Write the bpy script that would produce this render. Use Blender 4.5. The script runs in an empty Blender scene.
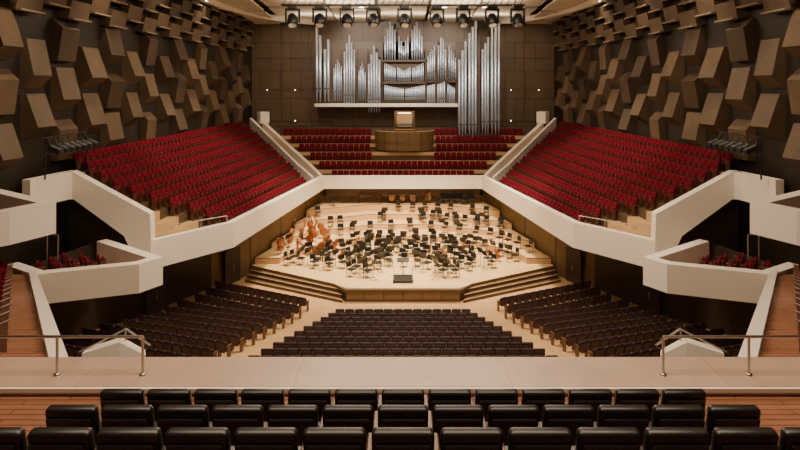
import bpy, bmesh, math, random
from mathutils import Matrix, Vector
random.seed(4)
D=bpy.data
COL=bpy.context.scene.collection
R=math.radians

# ------------------------------------------------------------------ materials
def nmat(name):
    m=D.materials.new(name); m.use_nodes=True
    nt=m.node_tree; b=nt.nodes['Principled BSDF']
    return m,nt,b
def plain(name,col,rough=.6,metal=0,var=.12,scale=3.0,spec=.5):
    m,nt,b=nmat(name)
    tc=nt.nodes.new('ShaderNodeTexCoord'); n=nt.nodes.new('ShaderNodeTexNoise')
    n.inputs['Scale'].default_value=scale; n.inputs['Detail'].default_value=4
    r=nt.nodes.new('ShaderNodeMixRGB'); r.blend_type='MIX'
    r.inputs[1].default_value=(*[c*(1-var) for c in col],1); r.inputs[2].default_value=(*[min(1,c*(1+var)) for c in col],1)
    nt.links.new(tc.outputs['Object'],n.inputs['Vector']); nt.links.new(n.outputs['Fac'],r.inputs[0])
    nt.links.new(r.outputs[0],b.inputs['Base Color'])
    b.inputs['Roughness'].default_value=rough; b.inputs['Metallic'].default_value=metal
    b.inputs['Specular IOR Level'].default_value=spec
    return m
def planks(name,c1,c2,mortar,bw=1.6,bh=.14,rough=.4,rot=(0,0,0),ms=.012,spec=.5):
    m,nt,b=nmat(name)
    tc=nt.nodes.new('ShaderNodeTexCoord'); mp=nt.nodes.new('ShaderNodeMapping'); mp.inputs['Rotation'].default_value=rot
    br=nt.nodes.new('ShaderNodeTexBrick')
    br.inputs['Color1'].default_value=(*c1,1); br.inputs['Color2'].default_value=(*c2,1); br.inputs['Mortar'].default_value=(*mortar,1)
    br.inputs['Scale'].default_value=1; br.inputs['Mortar Size'].default_value=ms
    br.inputs['Brick Width'].default_value=bw; br.inputs['Row Height'].default_value=bh
    no=nt.nodes.new('ShaderNodeTexNoise'); no.inputs['Scale'].default_value=1.5; no.inputs['Detail'].default_value=6
    mx=nt.nodes.new('ShaderNodeMixRGB'); mx.blend_type='MULTIPLY'; mx.inputs[0].default_value=.35
    nt.links.new(tc.outputs['Object'],mp.inputs[0]); nt.links.new(mp.outputs[0],br.inputs['Vector'])
    nt.links.new(tc.outputs['Object'],no.inputs['Vector'])
    nt.links.new(br.outputs['Color'],mx.inputs[1]); nt.links.new(no.outputs['Fac'],mx.inputs[2])
    nt.links.new(mx.outputs[0],b.inputs['Base Color']); b.inputs['Roughness'].default_value=rough
    b.inputs['Specular IOR Level'].default_value=spec
    return m
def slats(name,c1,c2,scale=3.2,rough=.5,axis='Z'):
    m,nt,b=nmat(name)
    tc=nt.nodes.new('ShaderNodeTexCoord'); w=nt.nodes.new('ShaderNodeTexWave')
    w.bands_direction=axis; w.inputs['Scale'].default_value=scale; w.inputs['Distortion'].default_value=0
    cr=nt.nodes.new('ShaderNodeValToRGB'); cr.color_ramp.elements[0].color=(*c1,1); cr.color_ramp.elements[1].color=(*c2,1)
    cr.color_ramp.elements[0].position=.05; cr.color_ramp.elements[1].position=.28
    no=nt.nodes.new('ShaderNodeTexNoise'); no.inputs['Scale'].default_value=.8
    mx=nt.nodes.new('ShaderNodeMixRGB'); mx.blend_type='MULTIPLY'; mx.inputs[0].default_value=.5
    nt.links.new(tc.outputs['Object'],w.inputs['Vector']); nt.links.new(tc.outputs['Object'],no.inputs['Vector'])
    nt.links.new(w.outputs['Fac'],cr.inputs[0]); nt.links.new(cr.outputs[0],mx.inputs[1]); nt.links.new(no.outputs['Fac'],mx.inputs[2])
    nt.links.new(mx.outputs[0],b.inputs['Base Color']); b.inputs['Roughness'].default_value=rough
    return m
def emis(name,col,s):
    m,nt,b=nmat(name); b.inputs['Emission Color'].default_value=(*col,1); b.inputs['Emission Strength'].default_value=s
    b.inputs['Base Color'].default_value=(*col,1); return m

M=dict(
 white=plain('plaster_cream',(.86,.79,.69),.55,var=.03,scale=.6),
 ledge=planks('ledge_wood',(.60,.43,.33),(.57,.40,.30),(.42,.29,.21),3.2,2.0,.35,ms=.008),
 oak=planks('oak_stage',(.92,.66,.34),(.84,.58,.28),(.5,.32,.14),1.8,.16,.4),
 hall=planks('oak_hall',(.74,.48,.24),(.66,.41,.19),(.38,.23,.11),1.4,.14,.45),
 cherry=planks('cherry_parquet',(.42,.19,.11),(.36,.155,.085),(.17,.075,.04),1.2,.12,.35),
 brownstep=plain('step_wood',(.10,.06,.03),.5),
 wallw=planks('wall_walnut',(.15,.098,.055),(.12,.078,.043),(.03,.02,.012),2.2,3.0,.5,rot=(R(90),0,0),ms=.03),
 organw=plain('organ_walnut',(.09,.055,.030),.45),
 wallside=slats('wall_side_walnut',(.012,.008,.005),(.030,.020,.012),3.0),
 stagew=planks('stage_wall_oak',(.26,.160,.072),(.22,.136,.058),(.07,.04,.02),1.2,5.0,.45,rot=(R(90),0,0),ms=.03),
 panel=slats('panel_walnut',(.055,.035,.019),(.165,.108,.060),3.4),
 panelb=slats('panel_walnut_dark',(.035,.022,.013),(.105,.068,.038),3.4),
 panel3=slats('panel_walnut_tan',(.075,.050,.028),(.210,.142,.082),3.4),
 panel_lit=slats('panel_walnut_painted_lit',(.20,.15,.10),(.36,.28,.19),2.7),
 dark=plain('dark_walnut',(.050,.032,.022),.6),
 red=plain('red_velvet',(.125,.005,.014),.9,var=.35,scale=5,spec=.12),
 maroon=plain('seat_back_maroon',(.09,.018,.018),.45),
 blackl=plain('black_leather',(.014,.012,.011),.36,var=.2),
 darkup=plain('dark_upholstery',(.030,.013,.020),.55,var=.2),
 darkshell=plain('dark_seat_shell',(.048,.020,.023),.4,var=.2),
 seatwood=plain('seat_wood',(.12,.052,.032),.4),
 black=plain('black_metal',(.012,.012,.013),.4,var=.05),
 chrome=plain('brushed_steel',(.55,.52,.48),.3,1,.05),
 tin=plain('organ_tin',(.48,.53,.61),.36,.75,.10,1.5),
 tindark=plain('pipe_mouth_shadow',(.03,.03,.03),.6),
 lightwood=plain('light_oak',(.60,.38,.19),.45,var=.1),
 bass=plain('varnished_spruce',(.27,.085,.026),.3,var=.35),
 copper=plain('copper_bowl',(.26,.13,.07),.35,.7),
 skin=plain('drum_head',(.65,.6,.5),.5),
 lens=plain('lens_glass',(.45,.5,.6),.12,.5),
 ceil=plain('ceiling_cream',(.82,.75,.63),.7,var=.04,scale=.5),
 glow=emis('lamp_glow',(1,.82,.55),9),
)
# ------------------------------------------------------------------ builder
class B:
    def __init__(s): s.v=[];s.f=[];s.m=[];s.s=[];s.mats=[]
    def mi(s,k):
        if k not in s.mats: s.mats.append(k)
        return s.mats.index(k)
    def add(s,vs,fs,k,mat=None,smooth=False):
        o=len(s.v)
        if mat is not None: vs=[mat@Vector(p) for p in vs]
        s.v.extend([tuple(p) for p in vs]); i=s.mi(k)
        for f in fs: s.f.append(tuple(a+o for a in f)); s.m.append(i); s.s.append(smooth)
    def merge(s,b,mat):
        o=len(s.v); s.v.extend([tuple(mat@Vector(p)) for p in b.v])
        mp=[s.mi(k) for k in b.mats]
        for f,m_,sm in zip(b.f,b.m,b.s): s.f.append(tuple(a+o for a in f)); s.m.append(mp[m_]); s.s.append(sm)
    def box(s,c,d,k,rz=0,rx=0,ry=0):
        x,y,z=[a/2 for a in d]
        vs=[(-x,-y,-z),(x,-y,-z),(x,y,-z),(-x,y,-z),(-x,-y,z),(x,-y,z),(x,y,z),(-x,y,z)]
        fs=[(0,3,2,1),(4,5,6,7),(0,1,5,4),(1,2,6,5),(2,3,7,6),(3,0,4,7)]
        s.add(vs,fs,k,Matrix.Translation(c)@Matrix.Rotation(rz,4,'Z')@Matrix.Rotation(rx,4,'X')@Matrix.Rotation(ry,4,'Y'))
    def rbox(s,c,d,k,bev=.03,seg=2,rz=0,rx=0,ry=0):
        vs,fs=rb(d,bev,seg)
        s.add(vs,fs,k,Matrix.Translation(c)@Matrix.Rotation(rz,4,'Z')@Matrix.Rotation(rx,4,'X')@Matrix.Rotation(ry,4,'Y'),seg>1)
    def prism(s,poly,z0,z1,k,ktop=None):
        n=len(poly)
        zz0=list(z0) if isinstance(z0,(list,tuple)) else [z0]*n
        zz1=list(z1) if isinstance(z1,(list,tuple)) else [z1]*n
        a=sum(poly[i][0]*poly[(i+1)%n][1]-poly[(i+1)%n][0]*poly[i][1] for i in range(n))
        if a<0: poly=poly[::-1]; zz0=zz0[::-1]; zz1=zz1[::-1]
        vs=[(p[0],p[1],zz0[i]) for i,p in enumerate(poly)]+[(p[0],p[1],zz1[i]) for i,p in enumerate(poly)]
        s.add(vs,[tuple(range(n))[::-1]]+[(i,(i+1)%n,n+(i+1)%n,n+i) for i in range(n)],k)
        s.add(vs[n:],[tuple(range(n))],ktop or k)
    def path(s,pts,th,h,k):
        """mitred parapet"""
        n=len(pts); L=[];Rr=[]
        for i,p in enumerate(pts):
            d=[]
            if i>0: d.append((Vector(p[:2])-Vector(pts[i-1][:2])).normalized())
            if i<n-1: d.append((Vector(pts[i+1][:2])-Vector(p[:2])).normalized())
            t=sum(d,Vector((0,0))).normalized(); nn=Vector((-t.y,t.x)); c=nn.dot(Vector((-d[0].y,d[0].x)))
            w=th/2/max(.4,c)
            L.append((p[0]+nn.x*w,p[1]+nn.y*w)); Rr.append((p[0]-nn.x*w,p[1]-nn.y*w))
        hh=h if isinstance(h,(list,tuple)) else [h]*n
        vs=[]
        for i,p in enumerate(pts):
            vs+=[(*Rr[i],p[2]-hh[i]),(*Rr[i],p[2]),(*L[i],p[2]),(*L[i],p[2]-hh[i])]
        fs=[(3,2,1,0)]
        for i in range(n-1):
            a=4*i;b=a+4
            fs+=[(a,b,b+1,a+1),(a+1,b+1,b+2,a+2),(a+2,b+2,b+3,a+3),(a+3,b+3,b,a)]
        e=4*(n-1); fs.append((e,e+1,e+2,e+3))
        s.add(vs,fs,k)
    def tube(s,a,b,r,k,n=8,r2=None):
        a=Vector(a);b=Vector(b);d=b-a; q=d.to_track_quat('Z','Y').to_matrix().to_4x4()
        r2=r if r2 is None else r2
        vs=[(math.cos(2*math.pi*i/n)*r,math.sin(2*math.pi*i/n)*r,0) for i in range(n)]+[(math.cos(2*math.pi*i/n)*r2,math.sin(2*math.pi*i/n)*r2,d.length) for i in range(n)]
        s.add(vs,[(i,(i+1)%n,n+(i+1)%n,n+i) for i in range(n)],k,Matrix.Translation(a)@q,True)
        s.add(vs,[tuple(range(n))[::-1],tuple(range(n,2*n))],k,Matrix.Translation(a)@q)
    def lathe(s,prof,k,mat=None,n=16):
        vs=[];fs=[]
        for r,z in prof:
            vs+=[(math.cos(2*math.pi*i/n)*r,math.sin(2*math.pi*i/n)*r,z) for i in range(n)]
        for j in range(len(prof)-1):
            for i in range(n): fs.append((j*n+i,j*n+(i+1)%n,(j+1)*n+(i+1)%n,(j+1)*n+i))
        s.add(vs,fs,k,mat,True)
        s.add(vs,[tuple(range(n))[::-1],tuple(range((len(prof)-1)*n,len(prof)*n))],k,mat)
    def mesh(s,name):
        me=D.meshes.new(name); me.from_pydata(s.v,[],s.f)
        for k in s.mats: me.materials.append(M[k])
        me.polygons.foreach_set('material_index',s.m); me.polygons.foreach_set('use_smooth',s.s)
        me.update(); return me
    def obj(s,name,parent=None):
        o=D.objects.new(name,s.mesh(name)); COL.objects.link(o)
        if parent: o.parent=parent
        return o
    def mirrored(s):
        b=B(); b.v=[(-x,y,z) for x,y,z in s.v]; b.f=[f[::-1] for f in s.f]; b.m=s.m[:]; b.s=s.s[:]; b.mats=s.mats[:]; return b
_rb={}
def rb(d,bev,seg):
    key=(d,bev,seg)
    if key in _rb: return _rb[key]
    bm=bmesh.new(); bmesh.ops.create_cube(bm,size=1); bmesh.ops.scale(bm,vec=d,verts=bm.verts)
    bmesh.ops.bevel(bm,geom=bm.edges[:],offset=bev,segments=seg,affect='EDGES',profile=.5)
    bm.verts.index_update(); r=([tuple(v.co) for v in bm.verts],[tuple(v.index for v in f.verts) for f in bm.faces]); bm.free()
    _rb[key]=r; return r
def both(name,b,name2=None):
    return b.obj(name), b.mirrored().obj(name2 or name)
def place(name,me,x,y,z,rz=0,rx=0,ry=0,s=1):
    o=D.objects.new(name,me); COL.objects.link(o); o.location=(x,y,z); o.rotation_euler=(rx,ry,rz); o.scale=(s,s,s); return o
def TR(x,y,z,rz=0): return Matrix.Translation((x,y,z))@Matrix.Rotation(rz,4,'Z')
def lerp(a,b,t): return tuple(p+(q-p)*t for p,q in zip(a,b))

# ------------------------------------------------------------------ templates
def seat(up,shell,arm,seg=1,tip=False,w=.50,bh=.52):
    b=B()
    b.rbox((0,-.20,.36+bh/2),(w,.11,bh),up,.04,seg,rx=R(11))
    b.rbox((0,-.265,.30+bh/2),(w-.06,.03,bh-.06),shell,.012,1,rx=R(11))
    if tip: b.rbox((0,-.05,.56),(w-.06,.10,.40),up,.035,seg,rx=R(4))
    else: b.rbox((0,.05,.42),(w-.04,.44,.12),up,.04,seg)
    for sx in (-1,1):
        b.rbox((sx*.265,.0,.62),(.045,.36,.04),arm,.012,1)
        b.box((sx*.265,-.02,.31),(.025,.22,.62),arm)
    return b
S_red=seat('red','red','seatwood',tip=True,bh=.66)
S_dark=seat('darkup','darkshell','seatwood',tip=True)
S_maroon=seat('red','maroon','seatwood',tip=True)
S_front=seat('blackl','blackl','seatwood',seg=3,w=.505,bh=.57)

CZ=13.45
def wallX(y): return -16.3-(60.5-y)*.0625
# ================================================================== ROOM
b=B()
b.prism([(-21,15),(21,15),(21,32),(-21,32)],[-.6]*4,[3.23,3.23,0,0],'hall')
b.prism([(-21,32),(21,32),(21,61),(-21,61)],-.6,0,'hall')
b.obj('floor')
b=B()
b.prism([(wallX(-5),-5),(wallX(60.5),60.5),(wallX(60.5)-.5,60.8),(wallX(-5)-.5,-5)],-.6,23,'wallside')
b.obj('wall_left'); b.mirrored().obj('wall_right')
b=B(); b.prism([(-16.8,60.5),(16.8,60.5),(16.8,61),(-16.8,61)],-.6,23,'wallw')
for i in range(-5,6):
    if abs(i)>=3:
        for z in (11.2,14.6,18.0): b.box((i*2.9,60.42,z),(2.75,.14,3.25),'wallw')
b.obj('wall_back')
b=B()
for sx in (-1,1):
    for x,z in ((11.6,9.6),(11.6,12.9),(14.6,12.9)):
        b.box((sx*x,60.3,z),(.14,.1,.22),'black'); b.box((sx*x,60.22,z),(.07,.06,.1),'glow')
b.obj('wall_sconces')
b=B(); b.prism([(-21,-5),(21,-5),(21,-5.4),(-21,-5.4)],-.6,23,'wallw'); b.obj('wall_rear')
b=B(); b.prism([(-21,-5.4),(21,-5.4),(21,61),(-21,61)],22,22.4,'ceil')
for i in range(9):
    b.box((0,44-i*5,21.7),(34,.5,.6),'ceil')
b.obj('ceiling')
b=B()
for x0,x1,za in ((-16.6,-13.2,20.3),(-12.9,-7.2,20.7),(-6.9,-2.6,20.5),(-2.3,2.3,20.8),(2.6,6.9,20.5),(7.2,12.9,20.7),(13.2,16.6,20.3)):
    b.prism([(x0,47),(x1,47),(x1,53.2),(x0,53.2)],[za+.55]*2+[za+.2]*2,[za+.7]*2+[za+.35]*2,'ceil')
    b.prism([(x0,53.8),(x1,53.8),(x1,60.4),(x0,60.4)],[za+.1]*2+[za-.3]*2,[za+.25]*2+[za-.15]*2,'ceil')
for x in (-10,-4.7,0,4.7,10):
    for y in (50,57): b.tube((x,y,20.9),(x,y,22),.04,'black')
b.obj('acoustic_ceiling_reflector')
b=B()
pts=[]
for i in range(15):
    t=i/14; a=t*math.pi/2
    pts.append((-16.5+ 7.5*(1-math.cos(a)), 46+13.8*math.sin(a), 20.9-.5*t))
b.path(pts,.5,.55,'white')
b.prism([(p[0],p[1]) for p in pts]+[(-16.6,59.8)],[p[2]-.3 for p in pts]+[20.1],[p[2]-.15 for p in pts]+[20.25],'white')
both('curved_ceiling_edge',b)
b=B()
for x in (-7.5,-3.8,0,3.8,7.5):
    b.lathe([(.34,0),(.34,.16)],'black',Matrix.Translation((x,51.2,20.55)),n=16); b.lathe([(.26,-.02),(.26,.02)],'glow',Matrix.Translation((x,51.2,20.55)),n=16)
b.obj('ceiling_downlights')

b=B()
lw=[(-7.7,51.6,5),(-10.9,39.6,5),(-12.8,37.2,5),(-16.3,30.8,5),(-18.3,22,5),(-18.6,9,5)]
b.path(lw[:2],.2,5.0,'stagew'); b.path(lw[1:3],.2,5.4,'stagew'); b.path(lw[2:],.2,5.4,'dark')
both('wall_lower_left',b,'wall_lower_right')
b=B()
for (x,y) in ((-11.7,38.2),(-14.7,33.2)):
    b.box((x+.1,y-.1,1.15),(.1,1.3,2.3),'dark',rz=R(-32)); b.tube((x+.25,y-.3,.9),(x+.25,y-.3,1.3),.02,'chrome')
both('door_1',b,'door_2')

# ================================================================== side wall diffusers
rw=random.Random(11)
def wedge(b,y,z,w,h,kind,dep,k='panel'):
    """prismatic timber box: leaning face, bevelled return at the bottom (kind 0) or top (kind 1)"""
    if kind==0: prof=[(.30,h/2),(dep,-h*.24),(.06,-h/2)]
    else: prof=[(.10,h/2),(dep*.85,h*.26),(.40,-h/2)]
    vs=[]
    for dy in (-w/2,w/2):
        xx=wallX(y+dy)
        vs.append((xx-.02,y+dy,z+h/2))
        for px,pz in prof: vs.append((xx+px,y+dy,z+pz))
        vs.append((xx-.02,y+dy,z-h/2))
    b.add(vs,[(4,3,2,1,0),(5,6,7,8,9)]+[(i+1,i+6,i+5,i) for i in range(4)],k)
b=B()
y=12.5; i=0
while y<59.6:
    w=1.30+rw.uniform(-.10,.2)
    for j in range(3):
        z=10.6+j*2.62+(1.25 if i%2 else 0)+rw.uniform(-.1,.1)
        if z>17.0: continue
        r_=rw.random()
        wedge(b,y,z,w,2.2+rw.uniform(-.15,.2),0 if (i+j*2)%4 else 1,rw.uniform(.60,.92),'panel' if r_<.45 else ('panel3' if r_<.75 else 'panelb'))
    y+=2.15; i+=1
both('acoustic_diffuser_panels',b)
b=B()
for i in range(26):
    y=12+i*1.85; zo=.55*(i%2)
    X=wallX(y)
    for j in range(3):
        z=17.5+zo+j*1.5
        b.box((X+.3,y,z),(.6,1.82,1.05),'panelb' if j else 'panel',ry=R(12))
        b.box((X+.62,y,z-.52),(.25,1.75,.08),'panel_lit')  # pale lip: the lit look of the ledge is put into its colour
both('slatted_wall_cladding',b)

# ================================================================== STAGE
C0=(0,36.4)
NS=7; AM=88
def polyr(Rr,a):
    st=2*AM/NS; u=((a+AM)%st)-st/2
    return Rr*math.cos(R(st/2))/math.cos(R(u))
def stW(y): return 10.65-(y-39.5)*.268
stage=[(-3.5,34.8),(3.5,34.8),(4.4,35.9),(10.65,39.5),(7.43,51.5),(-7.43,51.5),(-10.65,39.5),(-4.4,35.9)]
RIS=((9.6,1.15),(11.6,1.6),(13.2,2.1),(14.5,2.7))
b=B()
b.prism(stage,0,.72,'stagew','oak')
b.prism([(-3.6,34.7),(3.6,34.7),(4.45,35.8),(3.5,35.0),(-3.5,35.0),(-4.45,35.8)],.62,.75,'brownstep')
b.prism([(-3.55,34.75),(3.55,34.75),(4.4,35.8),(3.5,35.0),(-3.5,35.0),(-4.4,35.8)],.0,.12,'brownstep')
def riser(Rr,z0,z1):
    pts=[]
    for i in range(-870,871,5):
        a=i/10; r=polyr(Rr,a); x=C0[0]+r*math.sin(R(a)); y=C0[1]+r*math.cos(R(a))
        if abs(x)<stW(y)-.03 and 39.8<y<51.4: pts.append((x,y))
    yl=pts[0][1]
    poly=[(-stW(yl)+.02,yl-.02)]+pts+[(stW(yl)-.02,yl-.02),(7.42,51.48),(-7.42,51.48)]
    b.prism(poly,z0,z1-.06,'lightwood'); b.prism(poly,z1-.06,z1,'stagew','oak')
zp=.72
for r,z in RIS: riser(r,zp,z); zp=z
b.obj('concert_stage')
b=B(); b.path([(-7.7,51.6,5),(7.7,51.6,5)],.2,5,'stagew'); b.obj('wall_stage_back')
b=B()
for i,(off,z) in enumerate(((.45,.54),(.9,.36),(1.35,.18))):
    nx,ny=.5*off,-.866*off
    pl=[(-4.25,35.9),(-10.65,39.5),(-10.65+nx*-.2,39.5+ny*1.1),(-4.0+.2*off,35.7+ny)]
    b.prism(pl,0,z,'brownstep','brownstep')
    b.prism([pl[3],pl[2],(pl[2][0],pl[2][1]+.06),(pl[3][0],pl[3][1]+.06)],z,z+.012,'lightwood')
both('stage_steps',b)

# ================================================================== MAIN BAND PARAPET
b=B()
band=[(-13.35,29.2,5.33),(-10.25,33.2,5.33),(-7.2,50.2,5.33),(7.2,50.2,5.33),(10.25,33.2,5.33),(13.35,29.2,5.33)]
b.path(band,.42,[1.5,1.5,1.15,1.15,1.5,1.5],'white')
b.obj('balcony_parapet')
b=B()
b.tube((-13.6,29.4,5.85),(-10.5,33.4,5.65),.025,'chrome')
for t in (0,.33,.66,1):
    q=lerp((-13.6,29.4,0),(-10.5,33.4,0),t); b.tube((q[0],q[1],5.0),(q[0],q[1],5.85-.2*t),.02,'chrome')
both('balcony_handrail',b)

# ================================================================== RED SEAT BANKS
def yend(x):
    if x>-13.35: return 33.2-(-10.25-x)*1.29+.45
    return 29.65
NR=10
L0=((-10.95,33.2),(-8.25,49.2)); L1=((-17.35,30.0),(-15.75,57.2))
b=B(); s=B()
zf0,zf1=4.55,8.80
for i in range(NR):
    t=i/(NR-1); t0=(i-.5)/(NR-1); t1=(i+.5)/(NR-1)
    z=zf0+(zf1-zf0)*t
    a0=lerp(L0[0],L1[0],t0);a1=lerp(L0[0],L1[0],t1);c0=lerp(L0[1],L1[1],t0);c1=lerp(L0[1],L1[1],t1)
    A=lerp(L0[0],L1[0],t);Cc=lerp(L0[1],L1[1],t); dx,dy=Cc[0]-A[0],Cc[1]-A[1]; L=math.hypot(dx,dy); ux,uy=dx/L,dy/L
    g=[1.3,1.6,1.9,1.9,1.5,.8,.35,.3,.3,.3][i]
    ys=yend(A[0])+g; st=(ys-A[1])/uy
    def atY(p,c,y): tt=(y-p[1])/(c[1]-p[1]); return (p[0]+(c[0]-p[0])*tt,y)
    m0=atY(a0,c0,ys);m1=atY(a1,c1,ys)
    b.prism([(a0[0],yend(a0[0])),m0,m1,(a1[0],yend(a1[0]))],z-.65,z,'lightwood','hall')
    b.prism([m0,c0,c1,m1],z-.65,z,'brownstep','brownstep')
    n=int((L-st-.3)/.56); ang=math.atan2(dy,dx)-math.pi
    for j in range(n):
        q=st+(j+.5)*.56
        s.merge(S_red,TR(A[0]+ux*q,A[1]+uy*q,z,ang))
both('balcony_tier_floor',b); both('tiered_red_seating',s)
b=B()
b.prism([(-13.3,29.6),(-10.4,33.5),(-7.4,50.0),(-8.6,49.6),(-11.3,34),(-14.0,29.7)],4.0,4.5,'dark','hall')
both('balcony_walkway',b)
b=B()
for i in range(7):
    x=-11.6-i*.26; b.box((x,yend(x)+.75,4.62+i*.14),(.28,.9,.2+.1*i),'lightwood')
both('balcony_stair',b)
b=B()
def xzprism(b,poly,y0,y1,k):
    n=len(poly); a=sum(poly[i][0]*poly[(i+1)%n][1]-poly[(i+1)%n][0]*poly[i][1] for i in range(n))
    if a<0: poly=poly[::-1]
    vs=[(p[0],y0,p[1]) for p in poly]+[(p[0],y1,p[1]) for p in poly]
    b.add(vs,[tuple(range(n)),tuple(range(n,2*n))[::-1]]+[(i,n+i,n+(i+1)%n,(i+1)%n) for i in range(n)],k)
xzprism(b,[(-17.6,8.95),(-17.2,8.95),(-13.15,6.75),(-13.05,3.85),(-13.7,3.85),(-14.5,5.6),(-17.1,7.5),(-17.6,7.5)],29.1,29.6,'white')
b.path([(-17.4,29.3,8.95),(-17.9,26.6,8.95)],.45,1.4,'white')
xzprism(b,[(-18.2,7.6),(-17.0,7.6),(-14.3,5.7),(-13.4,4.4),(-13.4,3.9),(-18.2,3.9)],30.4,30.6,'dark')  # dark sheet painting in the shade of the opening under the tier
both('balcony_end_parapet',b)
b=B()
b.path([(-7.35,50.3,5.33),(-8.4,51.2,6.1),(-14.3,57.6,9.6),(-14.6,60.3,9.7)],.34,[.9]*4,'white')
b.path([(-8.0,49.6,5.33),(-9.6,50.9,6.3),(-15.5,57.0,10.1)],.26,[1.0]*3,'white')
for i in range(15):
    t=i/14; x=-8.3-6.3*t; y=50.7+6.6*t
    b.box((x-.3,y-.15,4.6+t*4.3-.3),(1.1,.62,.6),'lightwood',rz=R(43))
both('choir_side_stair',b)
b=B()
b.rbox((-14.4,57.7,10.1),(1.0,.9,1.2),'white',.05,1,rz=R(40))
both('stair_end_pylon',b)

# ================================================================== CHOIR SEATING
b=B(); s=B()
for i in range(6):
    y=51.4+i*1.45; z=4.55+i*.66; hw=7.0+i*1.22
    b.prism([(-hw,y-.55),(hw,y-.55),(hw+.9,y+.95),(-hw-.9,y+.95)],z-1.2,z,'brownstep','lightwood')
    b.box((0,y-.60,z+.16),(2*hw-.2,.07,.36),'lightwood')
    n=int((2*hw-.4)/.55)
    for j in range(n):
        x=(j-(n-1)/2)*.55
        if y>54 and abs(x)<3.1: continue
        s.merge(S_red,TR(x,y+.15,z,math.pi))
b.obj('choir_tier_floor'); s.obj('choir_red_seating')

# ================================================================== ORGAN
def pipe(b,x,y,zb,zt,r):
    foot=min(1.3,(zt-zb)*.24)
    b.lathe([(r*.22,zb),(r*.95,zb+foot),(r,zb+foot+.05),(r,zt),(r*.85,zt+.01)],'tin',Matrix.Translation((x,y,0)),n=14)
    b.box((x,y-r*.97,zb+foot+r*.7),(r*1.0,.06,r*.8),'tindark')
k=59/560
PX=lambda px:(px-403)*k
PZ=lambda py:CZ-(py-85)*k
org=D.objects.new('pipe_organ',None); COL.objects.link(org)
b=B()
def group(x0,x1,tops,ybot,n,y=59.0):
    w=(x1-x0)/n
    for i in range(n):
        t=i/(n-1) if n>1 else 0
        u=t*(len(tops)-1); a=min(int(u),len(tops)-2); z=tops[a]+(tops[a+1]-tops[a])*(u-a)
        pipe(b,x0+w*(i+.5),y-(.14 if i%2 else 0),ybot,z,w*.47)
G=[ # x range, top profile, bottom, pipe count, depth (organ elevation drawing units)
 (316,323,(24,36),102,2,58.4),(324,331,(50,40),102,2,58.4),(333,342,(68,60,66),101,5,59.1),(344,356,(52,36,50),108,5,58.3),(358,366,(70,62,72),101,5,59.1),
 (368,381,(64,46,60),112,5,58.3),
 (384,396,(36,22,30),60,5,59.0),(398,409,(36,46,36),60,5,59.3),(411,423,(30,22,36),60,5,59.0),
 (384,396,(63,68),82,7,59.1),(397,411,(67,71,67),82,8,59.2),(412,424,(68,63),82,7,59.1),
 (384,404,(85,89),100,10,59.1),(405,425,(89,85),100,10,59.1),
 (427,435,(56,46),80,4,58.7),(437,446,(46,34,50),80,4,58.4),(448,456,(46,58),80,4,58.8),(427,435,(86,84),104,5,58.9),(437,445,(84,82),104,4,58.6),(447,455,(84,88),104,5,58.9),
 (457,466,(60,42),137,3,58.1),(467,476,(34,22),137,3,58.1),(480,488,(50,38),134,3,58.1),(489,499,(28,15),134,3,58.1)]
for x0,x1,tp,bt,n,y in G:
    group(PX(x0),PX(x1),[PZ(t) for t in tp],PZ(bt),n,y)
b.obj('pipes',org)
b=B()
b.box((PX(386),59.9,PZ(72)),(PX(456)-PX(316),.9,6.4),'organw')
b.box((PX(403),59.9,PZ(45)),(4.2,.9,3.4),'organw')
for px in (317,342.8,356.8,367,382,426,436,447,456.5): b.box((PX(px),59.3,PZ(76)),(.14,.9,5.6),'organw')
for py in (60.8,82.8): b.box((PX(405),59.3,PZ(py)),(4.6,.9,.2),'organw')
b.box((PX(442),59.3,PZ(81.5)),(3.1,.9,.2),'organw')
b.obj('organ_case',org)
b=B()
b.rbox((PX(386.5),59.0,PZ(105)),(PX(457)-PX(316),2.2,.35),'white',.04,1)
b.obj('organ_ledge',org)
b=B()
b.box((PX(477),58.9,PZ(138)),(4.6,1.8,.9),'dark'); b.box((PX(478),58.6,PZ(85)),(.3,.5,10.4),'dark')
b.obj('tower_base',org)
b=B()
pts=[]
cx=0.15; cy=56.5
for i in range(13):
    a=R(180+180*i/12); pts.append((cx+2.9*math.cos(a),cy-.3+1.7*math.sin(a)))
pts+= [(cx+2.9,58.2),(cx-2.9,58.2)]
b.prism(pts,7.0,8.0,'stagew','lightwood')
b.path([(x,y,8.85) for x,y in pts[:13]],.14,1.0,'stagew')
b.path([(x,y,8.93) for x,y in pts[:13]],.2,.08,'lightwood')
b.obj('organ_console_balcony')
b=B()
b.rbox((cx,56.9,9.4),(2.1,.7,2.8),'stagew',.05,1)
b.box((cx,56.53,10.0),(1.6,.1,.9),'lightwood')
for i in range(4): b.box((cx,56.35-.1*i,9.7-.13*i),(1.5,.22,.05),'skin')
b.box((cx,56.1,9.0),(1.9,.7,.1),'lightwood')
for sx in (-.95,.95): b.box((cx+sx,56.3,9.3),(.1,.9,1.7),'stagew')
b.rbox((cx,55.6,8.5),(1.2,.35,.08),'brownstep',.02,1)
for sx in (-.5,.5): b.box((cx+sx,55.6,8.24),(.08,.3,.48),'brownstep')
b.box((cx,56.5,10.62),(1.3,.08,.06),'glow')
b.obj('organ_console')

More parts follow.
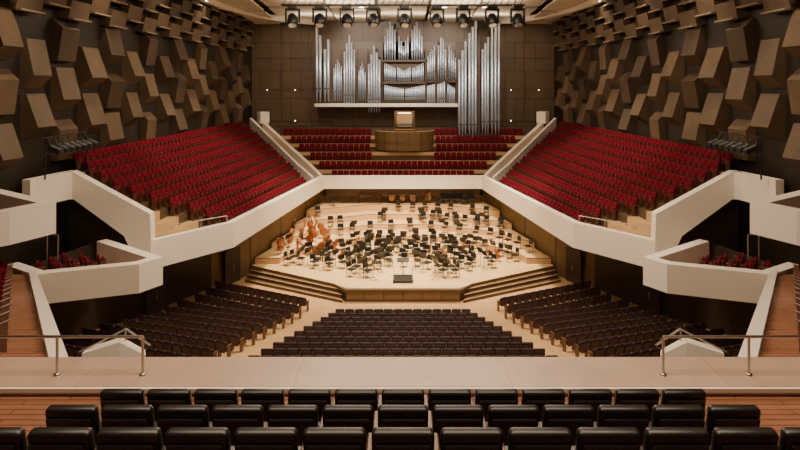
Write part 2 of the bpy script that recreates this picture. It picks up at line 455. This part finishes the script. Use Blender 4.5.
# ================================================================== MAIN FLOOR SEATS
def fz(y): return max(0,(32-y)*.19)
s=B()
for i in range(14):
    y=31.4-i*.98; hw=3.95+i*.275
    n=int(2*hw/.54)
    for j in range(n):
        s.merge(S_dark,TR((j-(n-1)/2)*.54,y,fz(y)))
s.obj('parterre_center_seating')
s=B(); t25=R(25)
for i in range(13):
    ax=-5.65-.25*i; ay=33.3-i*1.08
    L=7.2+.12*i
    n=int(L/.54)
    for j in range(n):
        x=ax-(j+.5)*.54*math.cos(t25); y=ay+(j+.5)*.54*math.sin(t25)
        if x<-15.6: continue
        s.merge(S_dark,TR(x,y,fz(y),-t25))
both('parterre_side_seating',s)

# ================================================================== LOWER PODS
b=B()
pod=[(-15.6,29.0,5.42),(-11.55,26.1,5.42),(-12.0,25.3,5.42),(-15.6,24.0,5.42),(-17.6,25.2,5.42)]
b.path(pod,.5,1.3,'white')
b.prism([(-15.6,28.9),(-11.6,26.0),(-12.0,25.3),(-15.6,24.1),(-17.7,25.2),(-17.7,28.9)],4.1,4.35,'dark','cherry')
both('box_balcony',b)
s=B()
for r in range(3):
    for j in range(3):
        x=-14.7-r*.95+ (j*.25); y=25.8+j*.58+.15*r
        s.merge(S_maroon,TR(x-.3,y+.2,4.35,R(-62)))
both('box_seats',s)
b=B()
for (x,y) in ((-16.9,26.6),(-16.2,26.3)): b.tube((x,y,4.35),(x,y,6.4),.03,'chrome')
b.tube((-16.9,26.6,6.4),(-16.2,26.3,6.4),.03,'chrome')
both('box_handrail',b)
b=B()
ub=[(-18.3,24.8,8.85),(-14.0,22.0,8.85),(-14.6,20.6,8.85),(-18.7,15.5,8.85)]
b.path(ub,.5,1.25,'white')
b.prism([(-18.3,24.7),(-14.1,22.0),(-14.7,20.7),(-18.7,15.6)],7.4,7.65,'dark','cherry')
both('upper_box_balcony',b)
s=B()
for r in range(3):
    for j in range(5-r):
        s.merge(S_maroon,TR(-15.6-j*.5-r*.35,21.9-r*.9+j*.12,7.65,R(-28)))
both('upper_box_seats',s)
b=B()
for y in (26.9,30.4):
    b.tube((-17.2,y,8.9),(-17.2,y,10.9),.04,'black')
b.tube((-17.2,26.6,10.9),(-17.2,30.6,10.9),.04,'black'); b.tube((-17.2,26.6,10.1),(-17.2,30.6,10.1),.04,'black')
for i in range(7):
    y=27.1+i*.53
    b.tube((-17.05,y,10.45),(-16.6,y+.1,10.2),.15,'black',10,.19); b.tube((-17.2,y,10.9),(-17.05,y,10.45),.03,'black')
    b.tube((-16.6,y+.1,10.2),(-16.58,y+.1,10.19),.16,'tindark',10)
both('spotlight_bar',b)

# ================================================================== SIDE TERRACES towards the rear gallery
b=B(); s=B()
P0=(-5.75,9.1); P1=(-16.2,24.2); n=15
for i in range(n):
    t0=i/n;t1=(i+1)/n
    a=lerp(P0,P1,t0);c=lerp(P0,P1,t1); z=8.62-3.6*t0
    b.prism([a,c,(wallX(c[1])+.02,c[1]),(wallX(a[1])+.02,a[1])],z-.6,z,'brownstep','cherry')
    ym=(a[1]+c[1])/2; xa=(a[0]+c[0])/2-(.95 if i else 1.3)
    while xa>wallX(ym)+1.0:
        s.merge(S_maroon,TR(xa,ym-.1,z,R(-12))); xa-=.56
both('side_terrace_floor',b); both('side_terrace_seats',s)
b=B()
b.path([(-5.65,9.2,8.95),(-16.1,24.3,5.42)],.26,[.22,.35],'white')
b.path([(-5.65,9.2,8.73),(-16.1,24.3,5.07)],.18,[.9,.9],'dark')
both('terrace_parapet',b)

# ================================================================== REAR GALLERY
b=B()
b.prism([(-19.4,8.16),(19.4,8.16),(19.4,9.06),(-19.4,9.06)],7.4,9.05,'white','ledge')
b.box((0,8.14,9.02),(38.6,.06,.06),'white')
b.obj('gallery_parapet_ledge')
b=B()
b.prism([(-19.6,-4.9),(19.6,-4.9),(19.6,8.16),(-19.6,8.16)],8.2,8.93,'cherry')
ys=[(-4.9,1.9,10.6),(1.9,2.95,10.55),(2.95,4.0,10.15),(4.0,5.15,9.75),(5.15,6.2,9.31)]
for y0,y1,z in ys: b.prism([(-3.75,y0),(3.75,y0),(3.75,y1),(-3.75,y1)],8.93,z,'brownstep','cherry')
for y0,y1,z in ys[:4]: b.prism([(-19.6,y0),(-3.75,y0),(-3.75,y1-.6),(-19.6,y1-.6)],8.93,z-.4,'cherry'); b.prism([(19.6,y0),(3.75,y0),(3.75,y1-.6),(19.6,y1-.6)],8.93,z-.4,'cherry')
b.obj('gallery_floor')
me=S_front.mesh('auditorium_seat')
for y,z in ((6.85,8.93),(5.85,9.31),(4.76,9.75)):
    for j in range(13):
        place('auditorium_seat',me,(j-6)*.552,y,z)
b=B()
zt=9.63
b.tube((-3.95,8.5,zt),(-7.6,8.5,zt),.022,'chrome',10)
for x in (-3.95,-5.25,-6.6): b.tube((x,8.5,9.05),(x,8.5,zt),.02,'chrome',10); b.lathe([(.05,0),(.05,.02),(.03,.03)],'chrome',Matrix.Translation((x,8.5,9.05)))
both('gallery_handrail',b)
b=B()
b.path([(-6.2,10.9,8.28),(-5.55,11.0,8.45),(-5.15,11.2,8.1)],.25,.9,'white')
b.tube((-6.3,10.9,8.25),(-5.5,11.1,8.62),.022,'chrome'); b.tube((-5.5,11.1,8.62),(-5.1,11.3,8.2),.02,'chrome'); b.tube((-5.5,11.1,7.2),(-5.5,11.1,8.62),.02,'chrome')
b.prism([(-6.3,9.1),(-5.0,9.1),(-5.0,11.8),(-6.3,11.8)],[6.6,6.6,6.2,6.2],[7.8,7.8,7.2,7.2],'dark')
both('stairhead_parapet',b)

# ================================================================== ORCHESTRA
b=B()
b.rbox((0,.0,.47),(.48,.46,.07),'black',.02,1); b.rbox((0,-.24,.76),(.46,.05,.34),'black',.02,1,rx=R(8))
for sx in (-.2,.2):
    b.tube((sx,.2,0),(sx,.2,.44),.016,'chrome',6); b.tube((sx,-.22,0),(sx,-.26,.9),.016,'black',6)
chair=b.mesh('orchestra_chair')
b=B()
b.tube((0,0,.1),(0,0,1.05),.016,'black',6)
for a in (90,210,330): b.tube((0,0,.18),(.28*math.cos(R(a)),.28*math.sin(R(a)),.0),.013,'black',6)
b.box((0,.03,1.15),(.52,.02,.36),'black',rx=R(-20)); b.box((0,-.03,.98),(.52,.07,.02),'black')
stand=b.mesh('music_stand')
def hz(x,y):
    r=math.hypot(x,y-C0[1]); a=math.degrees(math.atan2(x,y-C0[1]))
    z=.72
    if abs(a)>AM: return z
    for Rr,zz in RIS:
        if r>polyr(Rr,a) and y>39.8: z=zz
    return z
def edge_ok(x,y,m=.26):
    r=math.hypot(x,y-C0[1]); a=math.degrees(math.atan2(x,y-C0[1]))
    return all(abs(r-polyr(Rr,a))>m for Rr,_ in RIS)
used=[]
def free(x,y,d=.62):
    if any((x-u)**2+(y-v)**2<d*d for u,v in used): return False
    used.append((x,y)); return True
basses=[(-8.9,41.0),(-8.6,42.3),(-8.0,43.5),(-7.7,41.5),(-7.2,42.7),(-6.9,44.0),(-6.5,41.3),(-7.3,45.2),(-6.1,42.6),(-6.2,45.0)]
cellos=[(5.2,40.4),(6.3,41.7),(4.3,41.9),(3.1,40.6),(-4.6,40.2),(-5.0,42.0),(-3.7,43.4),(2.0,42.2),(6.9,40.3),(-5.4,43.6)]
used+=basses+cellos
rows=[(2.5,9,84),(3.5,13,84),(4.5,17,84),(5.5,20,82),(6.5,23,80),(7.5,25,78),(8.6,26,74),(10.15,26,64),(11.2,24,56),(12.2,22,50),(13.2,16,42),(14.1,12,34)]
for r,n,am in rows:
    for i in range(n):
        a=-am+2*am*i/(n-1)+random.uniform(-2.5,2.5); rr=r+random.uniform(-.22,.22)
        x=rr*math.sin(R(a)); y=C0[1]+.5+rr*math.cos(R(a))
        if abs(x)>stW(y)-.8 or y>50.9: continue
        if not edge_ok(x,y): continue
        if r>12 and x<-2.5 and random.random()<.5: continue
        if y<36.4+abs(x)*.33+.4 and abs(x)>3.5: continue
        if y<38 and abs(x)<1.2: continue
        if not free(x,y): continue
        rz=math.atan2(x,C0[1]-1-y)
        place('orchestra_chair',chair,x,y,hz(x,y),rz+random.uniform(-.35,.35))
        if random.random()<.62:
            dx,dy=-x,C0[1]-1-y; L=math.hypot(dx,dy); ox,oy=dx/L*.6+random.uniform(-.1,.1),dy/L*.6
            if abs(hz(x+ox,y+oy)-hz(x,y))<.01 and edge_ok(x+ox,y+oy):
                place('music_stand',stand,x+ox,y+oy,hz(x,y),rz)
for i in range(6): place('orchestra_chair',chair,3.6+i*.52,50.6-.04*i,hz(3.6+i*.52,50.6),math.pi)
b=B()
b.rbox((0,0,.1),(1.3,1.1,.2),'black',.02,1)
for sx in (-.6,.6): b.tube((sx,-.5,.2),(sx,-.5,1.1),.02,'chrome')
b.tube((-.6,-.5,1.1),(.6,-.5,1.1),.02,'chrome'); b.tube((-.6,-.5,.65),(.6,-.5,.65),.015,'chrome')
b.tube((0,.75,0),(0,.75,1.05),.03,'black'); b.box((0,.75,1.1),(.8,.45,.03),'black',rx=R(15)); b.rbox((0,.75,.03),(.5,.4,.06),'black',.02,1)
place('conductor_podium',b.mesh('conductor_podium'),0,36.5,.72)
def bass():
    b=B()
    ctrl=[(0,0),(.20,.01),(.31,.10),(.34,.26),(.30,.40),(.21,.50),(.20,.60),(.25,.70),(.26,.84),(.20,.97),(.10,1.08),(.04,1.14)]
    pts=[(x,z) for x,z in ctrl]+[(-x,z) for x,z in ctrl[::-1] if x>0]
    n=len(pts)
    vs=[(x,-.1,z) for x,z in pts]+[(x,.1,z) for x,z in pts]
    b.add(vs,[(i,(i+1)%n,n+(i+1)%n,n+i) for i in range(n)],'bass')
    for yy,rev in ((-.1,False),(.1,True)):
        cvs=[(x,yy,z) for x,z in pts]+[(x*.6,yy+(.045 if rev else -.045),.55+(z-.55)*.75) for x,z in pts]
        fs=[(i,n+i,n+(i+1)%n,(i+1)%n) for i in range(n)]
        b.add(cvs,fs+[tuple(range(n,2*n))],'bass')
    b.box((0,.13,1.2),(.05,.05,1.0),'black',rx=R(-3)); b.tube((0,.10,1.68),(0,.04,1.86),.035,'bass'); b.tube((-.07,.04,1.8),(.07,.04,1.8),.012,'chrome')
    b.tube((-.04,.04,1.88),(.04,.04,1.88),.05,'bass',10)
    b.box((0,.19,.5),(.14,.02,.1),'lightwood'); b.box((0,.18,.25),(.08,.03,.28),'black')
    for sx in (-.11,.11): b.box((sx,.148,.52),(.02,.01,.2),'tindark')
    b.tube((0,0,-.18),(0,0,.02),.012,'chrome')
    return b.mesh('double_bass')
bs=bass()
for i,(x,y) in enumerate(basses):
    place('double_bass',bs,x,y,hz(x,y)+.30,R(-110+16*i),rx=R(-8),ry=R([34,-20,26,-34,18,-28,38,-15,24,-30][i]),s=1.0)
    if i%2==0 and edge_ok(x+.5,y-.4): place('orchestra_chair',chair,x+.5,y-.4,hz(x+.5,y-.4),R(-100+10*i))
for i,(x,y) in enumerate(cellos):
    place('cello',bs,x,y,hz(x,y)+.24,R(60+30*i),ry=R(40 if i%2 else -36),s=.68)
b=B()
b.lathe([(.12,.25),(.3,.35),(.4,.6),(.42,.82),(.42,.86)],'copper',n=20); b.lathe([(.43,.85),(.43,.88),(.40,.885)],'black',n=20); b.lathe([(.40,.885),(.39,.89)],'skin',n=20)
for a in range(0,360,90): b.tube((.42*math.cos(R(a)),.42*math.sin(R(a)),.85),(.36*math.cos(R(a)),.36*math.sin(R(a)),0),.02,'black')
tp=b.mesh('timpani')
for x,y in ((-1.0,50.9),(-.05,51.0),(.9,50.9)): place('timpani',tp,x,y-.15,hz(x,y-.15),s=.85)
b=B()
for i in range(16): b.box((-.9+i*.12,0,.9),(.09,.6-.02*i,.03),'bass'); b.tube((-.9+i*.12,0,.86),(-.9+i*.12,0,.5+.015*i),.03,'chrome',8)
for sx in (-1,1): b.box((sx,0,.45),(.05,.5,.9),'black')
b.box((0,-.3,.84),(2,.03,.06),'black'); b.box((0,.3,.84),(2,.03,.06),'black')
place('marimba',b.mesh('marimba'),-3.0,50.95,hz(-3.0,50.9))
b=B()
b.lathe([(.42,-.2),(.42,.2)],'bass',Matrix.Translation((0,0,.62))@Matrix.Rotation(R(90),4,'X'),n=24)
b.lathe([(.40,.2),(.39,.215)],'skin',Matrix.Translation((0,0,.62))@Matrix.Rotation(R(90),4,'X'),n=24)
for sx in (-.35,.35): b.tube((sx,-.25,0),(sx,.1,.65),.02,'black',6); b.tube((sx,.25,0),(sx,-.05,.65),.02,'black',6)
place('bass_drum',b.mesh('bass_drum'),2.3,51.0,hz(2.3,50.9),R(70))

# ================================================================== STAGE LIGHTS
b=B()
for dy in (-.2,.2):
    for dz in (0,.4): b.tube((-7.4,34+dy,18.3+dz),(7.4,34+dy,18.3+dz),.03,'black')
for i in range(37):
    x=-7.3+i*.4; b.tube((x,33.8,18.3),(x+.2,33.8,18.7),.015,'black',5); b.tube((x,34.2,18.3),(x+.2,34.2,18.7),.015,'black',5)
for x in (-6,0,6): b.tube((x,34,18.7),(x,34,22),.03,'black')
b.obj('lighting_truss')
b=B()
b.rbox((0,0,-.14),(.6,.4,.26),'black',.04,1)
for sx in (-.40,.40): b.rbox((sx,0,-.62),(.10,.24,.9),'black',.03,1)
b.rbox((0,0,-.28),(.86,.24,.1),'black',.03,1)
T=Matrix.Translation((0,0,-.90))@Matrix.Rotation(R(-28),4,'X')
b.lathe([(.18,.38),(.29,.28),(.33,0),(.32,-.36),(.28,-.40)],'black',T,n=16)
b.lathe([(.24,-.402),(.22,-.42)],'lens',T,n=16)
hd=b.mesh('moving_head_spotlight')
for x in (-6.7,-5.05,-3.4,-1.8,.1,2.05,3.65,5.4,6.95): place('moving_head_spotlight',hd,x,34,18.3,rz=random.uniform(-.2,.2))

# ================================================================== LIGHTS
W=(1,.80,.58)
def area(name,loc,size,sy,P,col=W,rot=(0,0,0)):
    l=D.lights.new(name,'AREA'); l.shape='RECTANGLE'; l.size=size; l.size_y=sy; l.energy=P; l.color=col
    o=D.objects.new(name,l); COL.objects.link(o); o.location=loc; o.rotation_euler=rot; return o
def spot(name,loc,tgt,P,ang=60,blend=.6,col=W,r=.3):
    l=D.lights.new(name,'SPOT'); l.energy=P; l.spot_size=R(ang); l.spot_blend=blend; l.color=col; l.shadow_soft_size=r
    o=D.objects.new(name,l); COL.objects.link(o); o.location=loc
    o.rotation_euler=(Vector(tgt)-Vector(loc)).to_track_quat('-Z','Y').to_euler(); return o
for x in (-5,0,5): spot('stage_downlight',(x,41,20),(x*.8,43,1),19500,62,col=(1,.78,.52))
area('house_light',(0,24,21.3),12,5,3300)
area('house_light',(0,7,21.3),14,4,1900)
area('house_light',(0,40,21.3),14,5,2200)
spot('parterre_fill',(0,28,21),(0,29,0),5500,62)  # added fill over the stalls, not an actual fixture
area('ceiling_fill',(0,50,20.0),20,.3,520,rot=(R(180),0,0))  # added upward fill to brighten the ceiling, no cove built here
area('ceiling_fill',(0,56.6,19.8),22,.3,380,rot=(R(180),0,0))
for sx in (-1,1):
    spot('bank_spot',(sx*5,44,20.5),(sx*12.5,42,6.5),6500,66)
    for y in (25,32,39,46,53): spot('wall_washer',(sx*15.4,y,21.4),(sx*17.2,y,16),1700,66,.9,r=.15)
    spot('wall_wash_far',(sx*-6,34,20.5),(sx*17.5,40,12),5500,56,.8)
    spot('parterre_fill',(sx*5,30,21),(sx*10,30,1),6500,46)  # added fill so the side seat blocks read
spot('organ_spot',(-5,48,20.3),(-3,60,15),5000,64,col=(1,.9,.78)); spot('organ_spot',(5,48,20.3),(4,60,14),5000,64,col=(1,.9,.78))
spot('rear_wall_fill',(-9,47,20.3),(-13,60.5,13),2600,60); spot('rear_wall_fill',(9,47,20.3),(13,60.5,13),2600,60)  # added fill to lift the wall beside the organ
w=D.worlds.new('World'); bpy.context.scene.world=w; w.use_nodes=True
w.node_tree.nodes['Background'].inputs[0].default_value=(.5,.42,.34,1); w.node_tree.nodes['Background'].inputs[1].default_value=.2

# ================================================================== CAMERA
c=D.cameras.new('camera'); co=D.objects.new('camera',c); COL.objects.link(co)
c.sensor_width=36; c.lens=36*560/800; co.location=(0,0,CZ); co.rotation_euler=(R(90),0,0)
c.shift_x=-3/800; c.shift_y=-(225-85)/800; c.clip_end=300
bpy.context.scene.camera=co
